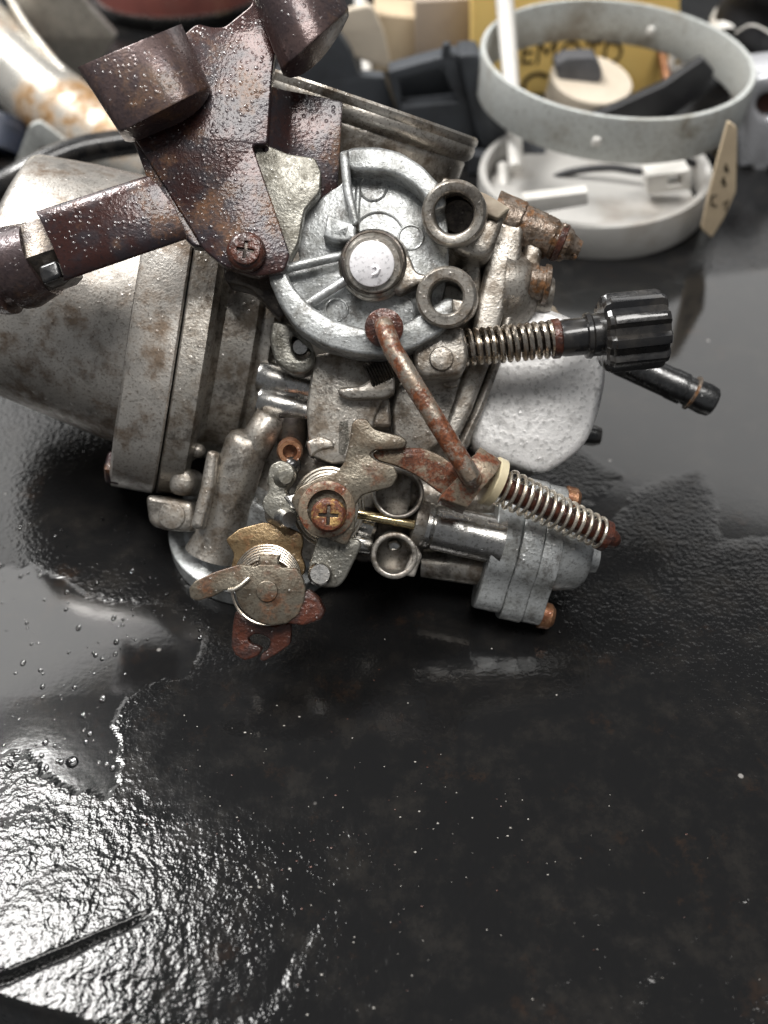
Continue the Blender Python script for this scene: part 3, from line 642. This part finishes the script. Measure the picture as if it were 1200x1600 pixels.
# ---- accelerator pump (lower right)
ax = Vector((.975, -.215, -.04)).normalized()                       # right and slightly down
vv = Vector((-.215, -.975, 0)).normalized(); vv = (vv-ax*vv.dot(ax)).normalized(); zz = ax.cross(vv).normalized()
if zz.z < 0: zz = -zz
def pump(o, pts, t0, t1, bev, holes=()):                            # outline in (down, towards camera) mm, extruded along the pump axis
    Mx = Matrix((( vv.x, zz.x, ax.x, o.x), (vv.y, zz.y, ax.y, o.y), (vv.z, zz.z, ax.z, o.z), (0, 0, 0, 1)))
    return Part().flat_mm(rnd(pts, 3.2, 5), list(holes), t0, t1, bev, Mx)
o = C(800, 858, -3)
eye = [(-15.5, -3.5), (-15.5, 3.5), (-9, 6), (-5, 9.4), (4, 9.4), (8, 6), (14.8, 4.5), (14.8, -4.5), (8, -6), (4, -9), (-5, -9), (-9, -6)]
pm = P(pump(o, [(x*.93, y*.93) for x, y in eye], -5.6, -.05, .5), 'pump_housing', 'zinc')
P(pump(o, [(x*1.0, y*1.0) for x, y in eye], .0, 4.5, .35), 'pump_cover_plate', 'zinc', pm)
P(pump(o, [(x*.98, y*.98) for x, y in eye], 4.55, 8.6, .4), 'pump_cover', 'zinc', pm)
p = Part().lathe(o+ax*8+vv*-1.5, o+ax*16.5+vv*-1.5, [(0, 8.4), (.3, 8.2), (.75, 7.2), (.9, 6), (.92, 3.2), (1.2, 2.6), (1.25, 1)], 40); P(p, 'pump_dome', 'zinc', pm)
for dv in (12.2, -12.8):
    p = Part().lathe(o+ax*8.3+vv*dv+zz*.5, o+ax*11.6+vv*dv+zz*.5, [(0, 2.6), (.1, 2.9), (.75, 2.8), (1, 2.0)], 28); P(p, 'pump_screw', 'copper', pm)
p = Part().flat([(690, 778), (760, 775), (800, 800), (790, 870), (740, 878), (690, 850)], -12, -2, 1.5, r=12)
P(p, 'pump_neck', 'zinc', pm)
p = Part().la((655, 818, 3), (782, 846, 2), [(0, 32), (.02, 35), (.12, 36), (.15, 33), (.17, 36), (.9, 37), (1, 41)], 44); tb = P(p, 'pump_tube', 'tubemetal', pm)
p = Part().la((644, 814, 3.2), (664, 819, 3), [(0, 34), (.1, 38), (.8, 38), (1, 36)], 40); P(p, 'tube_collar', 'cast', tb)
p = Part().la((660, 880, -6), (770, 890, -4), [(0, 22), (1, 28)], 32); P(p, 'lower_tube', 'cast', pm)
p = Part().la((640, 770, -4), (790, 792, -6), [(0, 30), (.9, 30), (1, 24)], 32); P(p, 'upper_tube', 'cast', pm)
p = Part().la((559, 803, 8), (648, 820, 8), [(0, 6.5), (.02, 7.5), (.98, 7.5), (1, 6.5)], 20); P(p, 'pump_pin', 'brass', pm)
def fork(c, R, r, w0, w1):
    p = Part().flat(circ(c[0], c[1], R, 40), w0, w1, .5, holes=[circ(c[0], c[1], r, 40)])
    p.flat(circ(c[0], c[1], r+1), w0-.3, w0+1.2, .1); return p
p = fork((622, 770), 41, 34, -5, 9.5); P(p, 'fork_boss', 'cast', pm)
p = fork((616, 868), 37, 28, -4, 9); p.flat([(628, 898), (650, 850), (660, 868), (648, 902)], -4, 8.8, .5, r=4); P(p, 'fork_boss', 'cast', pm)
p = Part().flat([(604, 848), (618, 842), (630, 852), (622, 862), (606, 860)], -2, 3.5, .8, r=6); P(p, 'boss_step', 'tubemetal', pm)
for a, b, r in (((545, 812, 2), (588, 826, 2), 19), ((540, 845, 3), (582, 852, 3), 15)):
    p = Part().la(a, b, [(0, r), (.9, r), (1, r*.8)], 28); P(p, 'guide_tube', 'tubemetal', pm)
p = Part().flat([(560, 790), (640, 800), (660, 830), (640, 870), (560, 880), (530, 840)], -16, -5, 1, r=10); P(p, 'pump_web', 'darkthread', pm)

# ------------------------------------------------------------------ water beads on the table
rg = random.Random(11)
t = NT('water'); t.set('Base Color', (1, 1, 1, 1)); t.set('Roughness', .02); t.set('IOR', 1.33); t.set('Transmission Weight', 1.0); M['water'] = t.m
p = Part()
beads = [(112, 1190, 1.25), (160, 1092, .8), (140, 1146, .6), (180, 1022, .5), (36, 1036, .6), (95, 1190, .5)]
for _ in range(230):
    x = rg.uniform(0, 330); y = rg.uniform(800, 1200)
    if x > 200 and y > 1000: continue
    beads.append((x, y, .16+.5*rg.random()**3))
for _ in range(50): beads.append((rg.gauss(880, 45), rg.gauss(950, 18), .12+.3*rg.random()**2))
for x, y, r in beads:
    X_, Y_ = world_on_table(x, y)
    p.ball(Vector((X_*1000, Y_*1000, -.05)), r, (1, 1+.5*rg.random(), .5), 2)
g1 = Part(); g2 = Part()
for i in range(330):
    x = rg.gauss(560, 260); y = rg.gauss(1270, 170)
    if y < 960 or y > 1640 or (x < 240 and y < 1250): continue
    X_, Y_ = world_on_table(x, y); r = .05+.13*rg.random()**3
    (g1 if i % 3 else g2).ball(Vector((X_*1000, Y_*1000, r*.4-.1)), r, (1+rg.random(), 1, .7), 1)
M['dust'] = plain('pale_grit', (.42, .40, .37, 1), (.3, .28, .25, 1), .6)
for q_, m_, l_ in ((g1, 'dust', 'fine pale grit scattered over the dark table top'), (g2, 'rust', 'fine rust flakes scattered over the dark table top')):
    o_ = q_.done('grit', m_); o_['kind'] = 'stuff'; o_['label'] = l_
wd = p.done('water_droplets', 'water'); wd['kind'] = 'stuff'; wd['label'] = 'clear water beads scattered on the oily black table'

# ------------------------------------------------------------------ clutter behind, on the same table
def vpt(px, py, Y0):
    t_ = (py-800)/FPX; k_ = Y0/(math.cos(PITCH)-t_*math.sin(PITCH))
    return ((px-600)/FPX*k_*1000, (CAMH-k_*(math.sin(PITCH)+t_*math.cos(PITCH)))*1000)
def wp(px, py, d):
    t_ = (py-800)/FPX
    return Vector(((px-600)/FPX*d, d*(math.cos(PITCH)-t_*math.sin(PITCH)), CAMH-d*(math.sin(PITCH)+t_*math.cos(PITCH))))*1000
def vslab(p, pts, Y0, th, bev=.6, holes=(), r=0, yaw=0, ground=False):       # upright slab standing across the view
    if r: pts = rnd(pts, r)
    f = lambda Q: [vpt(x, y, Y0) for x, y in Q]
    O = f(pts); cx_ = sum(q[0] for q in O)/len(O)
    g = lambda Q: [(x-cx_, max(z, .3)) for x, z in Q]
    p.flat_mm(g(O), [g(f(h_)) for h_ in holes], -th, 0, bev, Matrix.Translation((cx_, Y0*1000, 0)) @ Matrix.Rotation(yaw, 4, 'Z') @ Matrix.Rotation(math.pi/2, 4, 'X'))
    return p
def thing(name, label, cat, base, group=None):
    o_ = bpy.data.objects.new(name, None); COL.objects.link(o_); o_.location = Vector(base)/1000; o_.empty_display_size = .02
    return tag(o_, label, cat, group)
def Q(part, name, mat, par, base, smooth=38): return part.done(name, mat, par, smooth, origin=Vector(base))
def G(px, py): x_, y_ = world_on_table(px, py); return Vector((x_*1000, y_*1000, 0))
M['alu_ring'] = metal('dull_aluminium', (.60, .62, .60, 1), (.36, .33, .28, 1), 14, .5, .72, .3, .42, .6, .00005, 500, 0, rust=(.24, .19, .12, 1), rlo=.58, rhi=.75, rscale=14)
M['white_enamel'] = plain('white_enamel', (.42, .41, .39, 1), (.24, .20, .16, 1), .4, scale=34, lo=.5, hi=.78)
M['slate'] = plain('slate_plastic', (.055, .061, .070, 1), (.032, .035, .040, 1), .55, scale=50)
M['blackbits'] = plain('black_rubber', (.012, .012, .014, 1), (.02, .02, .022, 1), .45)
M['yellow'] = plain('yellow_card', (.98, .70, .24, 1), (.92, .62, .19, 1), .55, scale=30)
M['ink'] = plain('dark_print', (.05, .035, .02, 1), None, .6)
M['cream'] = plain('cream_plastic', (.66, .58, .47, 1), (.56, .48, .38, 1), .5, scale=40)
M['taupe'] = plain('taupe_card', (.40, .33, .27, 1), (.32, .26, .21, 1), .6, scale=50)
M['tan'] = plain('tan_card', (.62, .50, .34, 1), (.52, .41, .28, 1), .6, scale=50)
M['white'] = plain('white_plastic', (.72, .70, .66, 1), (.60, .58, .54, 1), .35, scale=40)
M['greyblock'] = plain('grey_rubber', (.11, .11, .12, 1), (.08, .08, .085, 1), .55)
M['oxblood'] = plain('brown_red_enamel', (.17, .055, .045, 1), (.12, .04, .034, 1), .3, coat=.4, scale=30)
M['chrome'] = metal('rust_stained_chrome', (.86, .83, .76, 1), (.68, .62, .52, 1), 24, .45, .7, .75, .22, .36, .00003, 400, 0, rust=(.40, .22, .08, 1), rlo=.47, rhi=.64, rscale=14)
M['etched'] = metal('etched_aluminium', (.48, .46, .42, 1), (.34, .32, .29, 1), 60, .4, .7, .7, .35, .5, .0003, 260, .2, 300)
M['blue'] = plain('blue_plastic', (.035, .045, .075, 1), (.03, .035, .05, 1), .4)
M['caliper'] = plain('silver_paint', (.62, .63, .66, 1), (.5, .5, .52, 1), .3, .5, scale=40, coat=.4)

# two headlamp rings
def hoop(name, label, c, axis, R, h, th, mat, lugs):
    root_ = thing(name, label, 'ring', (c.x, c.y, 0))
    b_ = Vector((c.x, c.y, 0)); axis = axis.normalized()
    p = Part().lathe(c-axis*h, c, [(0, R), (.05, R+.3), (.9, R+.3), (1, R), (1, R-th), (.9, R-th-.3), (.05, R-th-.3), (0, R-th), (0, R)], 96, cap=False)
    Q(p, 'ring_wall', mat, root_, b_, 50)
    u_ = axis.orthogonal().normalized(); u_ = Vector((1, 0, 0))-axis*axis.x; u_.normalize(); v_ = axis.cross(u_)
    for an_, inner in lugs:
        an_ = math.radians(an_); d_ = u_*math.cos(an_)+v_*math.sin(an_)
        q_ = c-axis*h*.55+d_*(R-th-.6 if inner else R+.2)
        p = Part().lathe(q_-axis*1.6, q_+axis*1.6, [(0, .6), (.1, 1.3), (.5, 1.6), (.9, 1.3), (1, .6)], 16); Q(p, 'pressed_lug', 'white', root_, b_)
    return root_
rc = wp(964, 84, .335)
hoop('retaining_ring', 'dull aluminium ring tilted on top of a white ring, behind the carburettor', rc, Vector((.03, -.07, 1)), 47.5, 15, 1.6, 'alu_ring', ((-105, False), (62, True)))
lc = G(925, 332)+Vector((0, 8, 12.5))
lowr = hoop('white_ring', 'white ring lying flat on the table under the aluminium ring', lc, Vector((-.05, -.03, 1)), 39.5, 12, 2.2, 'white_enamel', ((-108, False),))
lb = Vector((lc.x, lc.y, 0))
Q(Part().lathe(lc+Vector((0, 0, -10.5)), lc+Vector((0, 0, -8)), [(0, 36), (.5, 36), (1, 35)], 64), 'inner_tray', 'white_enamel', lowr, lb)
Q(vslab(Part(), [(818, 312), (918, 300), (920, 320), (818, 338)], lc.y/1000-.036, 5), 'raised_block', 'white', lowr, lb)
Q(vslab(Part(), [(1010, 275), (1078, 266), (1080, 296), (1012, 304)], lc.y/1000-.012, 8, holes=[[(1044, 276), (1066, 273), (1066, 289), (1044, 292)]]), 'socket_block', 'white', lowr, lb)
# things inside and under the rings
b_ = wp(922, 150, .365); b_.z = 0
rl = thing('tape_roll', 'cream coloured roll seen through the aluminium ring', 'roll', b_)
ctop = wp(925, 122, .365); axr = Vector((.10, -.22, 1)).normalized()
Q(Part().lathe(ctop-axr*11, ctop, [(0, 15.3), (.05, 15.8), (.95, 15.8), (1, 15.3)], 56), 'roll_wall', 'cream', rl, b_)
Q(Part().lathe(Vector((ctop.x, ctop.y, .3)), ctop-axr*10.5, [(0, 12), (1, 12)], 32), 'roll_core', 'blackbits', rl, b_)
o_ = vslab(Part(), [(866, 102), (884, 90), (930, 88), (940, 104), (942, 126), (905, 150), (870, 150), (872, 120)], .372, 9, 1.5, r=8)
tag(Q(o_, 'rubber_block', 'greyblock', None, (0, 0, 0)), 'grey rubber block in front of the yellow carton lettering', 'block')
tag(Q(vslab(Part(), [(900, 192), (960, 168), (1040, 132), (1098, 92), (1118, 112), (1096, 150), (1040, 190)], .352, 5, 1, r=6), 'plastic_wedge', 'blackbits', None, (0, 0, 0)), 'black plastic wedge inside the aluminium ring at right', 'plastic part')
tag(Q(Part().tube([wp(783, -70, .345), wp(790, 20, .343), wp(797, 110, .34), wp(803, 200, .335), wp(806, 262, .333)], [3.4, 3.3, 3.0, 2.7, 2.6], 24), 'white_tube', 'white', None, (0, 0, 0)), 'upright white plastic tube at the left inside of the aluminium ring', 'tube')
tag(Q(Part().tube([wp(1028, 40, .40), wp(1034, 80, .395), wp(1040, 110, .39), wp(1046, 150, .386)], [1.6, 1.8, 2.0, 2.2], 14), 'brown_cable', 'copper', None, (0, 0, 0)), 'short brown cable in front of the yellow carton', 'cable')
tag(Q(vslab(Part(), [(1046, 108), (1054, 74), (1070, 84), (1072, 112), (1060, 130), (1048, 130)], .40, 5, .8, r=4, holes=[circ(1060, 100, 5, 14)]), 'white_clip', 'white', None, (0, 0, 0)), 'small white plastic clip beside the brown cable', 'clip')
# yellow carton with print
yb = Vector((vpt(900, 100, .415)[0], 415, 0))
yc = thing('yellow_carton', 'yellow carton with dark capital letters behind the aluminium ring', 'carton', yb)
Q(vslab(Part(), [(738, -70), (1062, -70), (1062, 150), (738, 150)], .415, 40, .6), 'carton_box', 'yellow', yc, yb)
def text(st, px, py, Y0, cap, width, mat, par, base):
    cu = bpy.data.curves.new('tmp', 'FONT'); cu.body = st; cu.extrude = .0; cu.resolution_u = 4
    ob = bpy.data.objects.new('tmp', cu); me = bpy.data.meshes.new_from_object(ob); bpy.data.objects.remove(ob)
    xs_ = [v.co.x for v in me.vertices]; ys_ = [v.co.y for v in me.vertices]
    x0, z0 = vpt(px, py, Y0); x1, _ = vpt(px+width, py, Y0); _, z1 = vpt(px, py-cap, Y0)
    sx = (x1-x0)/(max(xs_)-min(xs_)); sy = (z1-z0)/(max(ys_)-min(ys_))
    me.transform(Matrix.Translation((x0, Y0*1000, z0)) @ Matrix.Rotation(math.pi/2, 4, 'X') @ Matrix.Diagonal((sx, sy, 1, 1)) @ Matrix.Translation((-min(xs_), -min(ys_), 0)))
    p = Part(); p.add_mesh(me); return Q(p, 'lettering', mat, par, base)
text('EMOTD', 814, 100, .4146, 36, 156, 'ink', yc, yb)
text('C', 812, 158, .4146, 46, 40, 'ink', yc, yb)
# slate plastic housing behind the bell
hb = Vector((vpt(650, 200, .35)[0], 350, 0))
hs = thing('plastic_housing', 'slate grey moulded plastic housing with an open frame behind the inlet bell', 'plastic housing', hb)
Q(vslab(Part(), [(400, 150), (470, 70), (522, 42), (548, 80), (562, 118), (600, 120), (640, 300), (400, 300)], .362, 6, .8, r=6), 'slanted_panel', 'slate', hs, hb)
Q(vslab(Part(), [(606, 112), (700, 86), (724, 84), (742, 150), (764, 300), (640, 300), (624, 190)], .352, 9, .8, holes=[[(622, 124), (690, 106), (714, 160), (628, 168)]], r=5), 'open_frame', 'slate', hs, hb)
Q(vslab(Part(), [(612, 118), (720, 100), (740, 175), (630, 180)], .364, 3, .5), 'frame_back', 'slate', hs, hb)
Q(vslab(Part(), [(716, 86), (748, 84), (778, 170), (830, 230), (900, 262), (900, 300), (764, 300), (742, 200)], .348, 14, 1.2, r=8), 'side_panel', 'slate', hs, hb)
Q(vslab(Part(), [(728, 240), (770, 245), (772, 300), (730, 300)], .340, 6, .8, r=4), 'latch', 'slate', hs, hb)
Q(vslab(Part(), [(692, 70), (704, 68), (704, 92), (690, 92)], .352, 3, .6, r=3), 'peg', 'slate', hs, hb)
tag(Q(Part().tube([wp(787, 258, .345), wp(788, 292, .343), wp(789, 312, .342)], 2.2, 20), 'white_peg', 'white', None, (0, 0, 0)), 'short white peg between the slate housing and the lower ring', 'peg')
tag(Q(vslab(Part(), [(526, 44), (540, 16), (580, 8), (600, 50), (612, 108), (590, 104), (550, 88)], .392, 4, .8, r=10), 'cream_paddle', 'cream', None, (0, 0, 0)), 'cream flat plastic paddle above the slate housing', 'plastic part')
tag(Q(Part().tube([wp(560, -40, .40), wp(566, 30, .40), wp(574, 112, .392), wp(578, 150, .39)], [2.8, 2.8, 2.0, 2.0], 18), 'cream_stick', 'white', None, (0, 0, 0)), 'pale stick standing in front of the cream paddle', 'stick')
tag(Q(vslab(Part(), [(584, 22), (652, 28), (652, 112), (584, 112)], .44, 25, .6), 'tan_box', 'tan', None, (0, 0, 0)), 'tan cardboard box beside the cream paddle', 'box')
tag(Q(vslab(Part(), [(648, 2), (736, -2), (738, 100), (650, 100)], .432, 20, .6), 'taupe_box', 'taupe', None, (0, 0, 0)), 'taupe cardboard box left of the yellow carton', 'box')
tag(Q(vslab(Part(), [(560, -60), (660, -60), (650, 26), (570, 26)], .47, 20, 2, r=8), 'black_case', 'blackbits', None, (0, 0, 0)), 'black case above the tan box at the top edge', 'case')
# right edge
cb = Vector((vpt(1190, 280, .345)[0], 345, 0))
cal = thing('brake_caliper', 'silver painted caliper with rusty bolt holes at the right edge', 'caliper', cb)
Q(vslab(Part(), [(1164, 150), (1180, 120), (1260, 110), (1260, 320), (1180, 302), (1156, 280)], .345, 22, 3, r=12, holes=[circ(1202, 166, 19, 28), circ(1186, 274, 12, 24)]), 'caliper_body', 'caliper', cal, cb)
for x_, y_, r_ in ((1202, 166, 20), (1186, 274, 13)):
    a_ = vpt(x_, y_, .345); rr = r_*.33/1.5*.62
    Q(Part().lathe(Vector((a_[0], 362, a_[1])), Vector((a_[0], 348.5, a_[1])), [(0, rr*1.6), (.8, rr*1.6), (1, rr*1.3)], 24), 'rusty_bolt', 'rust', cal, cb)
tb_ = Vector((vpt(1112, 366, .284)[0], 284, 0))
tg = thing('written_tag', 'narrow beige tag with dark handwriting leaning beside the caliper', 'tag', tb_)
Q(vslab(Part(), [(1138, 190), (1152, 200), (1150, 300), (1132, 340), (1112, 372), (1096, 358), (1106, 310), (1124, 240)], .284, 1.6, .3, r=4), 'tag_strip', 'tan', tg, tb_)
def stroke(pts, name='handwriting'):
    p = Part().tube([Vector((vpt(x, y, .284)[0], 283.9, vpt(x, y, .284)[1])) for x, y in pts], .28, 6); Q(p, name, 'ink', tg, tb_)
for st in ([(1120, 304), (1112, 306), (1112, 318), (1120, 322)], [(1128, 282), (1134, 290), (1130, 276)], [(1132, 262), (1138, 268), (1134, 256)], [(1130, 318), (1138, 312), (1134, 328)]): stroke(st)
o_ = Part(); rg2 = random.Random(5)
bmesh.ops.create_icosphere(o_.bm, subdivisions=4, radius=1, matrix=Matrix.Translation(wp(1215, 20, .40)) @ Matrix.Diagonal((26, 22, 34, 1)))
for v in o_.bm.verts:
    n_ = v.co*.12; v.co += Vector((math.sin(n_.y*2+n_.z), math.sin(n_.z*2.3+n_.x), math.sin(n_.x*1.7+n_.y)))*2.2
tag(Q(o_, 'black_bag', 'blackbits', None, (0, 0, 0), 60), 'crumpled black bag at the top right corner', 'bag')
tag(Q(Part().lathe(wp(1138, 60, .40), wp(1146, 8, .40), [(0, 8.5), (.6, 8.5), (.85, 7), (1, 3)], 32), 'rounded_knob', 'white', None, (0, 0, 0)), 'rounded white knob behind the right rim of the aluminium ring', 'knob')
# left edge
pp = [wp(-160, -90, .40), wp(-95, -20, .40), wp(-24, 58, .395), wp(44, 128, .385), wp(112, 184, .375), (wp(185, 228, .365)), wp(260, 262, .36)]
pb = Vector((pp[3].x, pp[3].y, 0))
pi = thing('chrome_pipe', 'curved chrome pipe with tan rust stains at the top left', 'pipe', pb)
def smooth_path(P_, n=6):
    out = []
    for i in range(len(P_)-1):
        a0, a1, a2, a3 = P_[max(i-1, 0)], P_[i], P_[i+1], P_[min(i+2, len(P_)-1)]
        for k_ in range(n):
            t_ = k_/n; out.append(.5*((2*a1)+(-a0+a2)*t_+(2*a0-5*a1+4*a2-a3)*t_**2+(-a0+3*a1-3*a2+a3)*t_**3))
    return out+[P_[-1]]
Q(Part().tube(smooth_path(pp), 14.5, 40), 'pipe_wall', 'chrome', pi, pb)
Q(Part().tube(smooth_path([wp(x, y, d) for x, y, d in ((-60, -110, .40), (0, -30, .392), (40, 38, .382), (100, 112, .372), (170, 180, .362), (240, 226, .355))]), 1.5, 12), 'pipe_seam', 'chrome', pi, pb)
tag(Q(vslab(Part(), [(30, -60), (100, -40), (140, 12), (182, 58), (150, 110), (120, 150), (40, 150), (0, 60)], .43, 5, .8, r=5), 'etched_plate', 'etched', None, (0, 0, 0)), 'dull etched aluminium plate behind the chrome pipe', 'plate')
tb2 = wp(270, 30, .47); tb2.z = 0
ti = thing('enamel_tin', 'brown red enamel tin with a bright rim at the top edge', 'tin', tb2)
zt = vpt(270, 31, (tb2.y-14)/1000)[1]
cc = Vector((tb2.x, tb2.y+28, 0))
Q(Part().lathe(cc+Vector((0, 0, .3)), cc+Vector((0, 0, zt)), [(0, 40), (.1, 41), (1, 42)], 72), 'tin_base', 'steeldark', ti, tb2)
Q(Part().lathe(cc+Vector((0, 0, zt)), cc+Vector((0, 0, zt+1.5)), [(0, 42), (.1, 43.5), (.9, 43.5), (1, 42)], 72), 'tin_rim', 'tubemetal', ti, tb2)
Q(Part().lathe(cc+Vector((0, 0, zt+1.5)), cc+Vector((0, 0, zt+34)), [(0, 42.5), (.4, 41), (.8, 36), (1, 26)], 72), 'tin_lid', 'oxblood', ti, tb2)
tag(Q(Part().tube(smooth_path([wp(x, y, d) for x, y, d in ((-80, 345, .30), (-20, 306, .30), (50, 266, .30), (120, 236, .305), (200, 222, .31), (280, 214, .315))]), 4.2, 24), 'black_hose', 'blackplastic', None, (0, 0, 0)), 'black rubber hose running behind the left end of the carburettor', 'hose')
tag(Q(vslab(Part(), [(24, 256), (46, 196), (62, 190), (110, 226), (96, 262), (60, 280)], .345, 2, .4, r=4, holes=[circ(67, 238, 8, 20)]), 'drilled_plate', 'alu_ring', None, (0, 0, 0)), 'small pale metal plate with one hole below the chrome pipe', 'plate')
tag(Q(Part().lathe(wp(-8, 240, .37), wp(2, 186, .37), [(0, 12), (.7, 12), (.8, 10), (1, 9.5)], 40), 'blue_cap', 'blue', None, (0, 0, 0)), 'dark blue plastic cap at the left edge under the pipe', 'cap')

# further odds and ends between the rings
tag(Q(vslab(Part(), [(1084, 196), (1128, 180), (1150, 210), (1140, 320), (1104, 330), (1090, 270)], .352, 8, 1, r=5, holes=[circ(1114, 240, 10, 18)]), 'dark_bracket', 'blackbits', None, (0, 0, 0)), 'black bracket with one hole behind the written tag', 'bracket')
tag(Q(Part().tube(smooth_path([wp(x, y, d) for x, y, d in ((836, 300, .352), (880, 272, .345), (950, 262, .34), (1010, 268, .337), (1060, 250, .335), (1100, 262, .34))]), 1.3, 12), 'black_wire', 'blackbits', None, (0, 0, 0)), 'thin black wire lying across the white ring', 'wire')
tag(Q(Part().tube(smooth_path([wp(x, y, d) for x, y, d in ((1150, 52, .38), (1170, 40, .375), (1190, 44, .372), (1215, 60, .37), (1240, 66, .37))]), .5, 8), 'pale_wire', 'white', None, (0, 0, 0)), 'thin pale wire in front of the black bag', 'wire')
tag(Q(vslab(Part(), [(850, 268), (900, 262), (930, 276), (926, 300), (860, 306)], .345, 6, 1, r=4), 'grime_block', 'taupe', None, (0, 0, 0)), 'small taupe block inside the white ring under the aluminium ring', 'block')
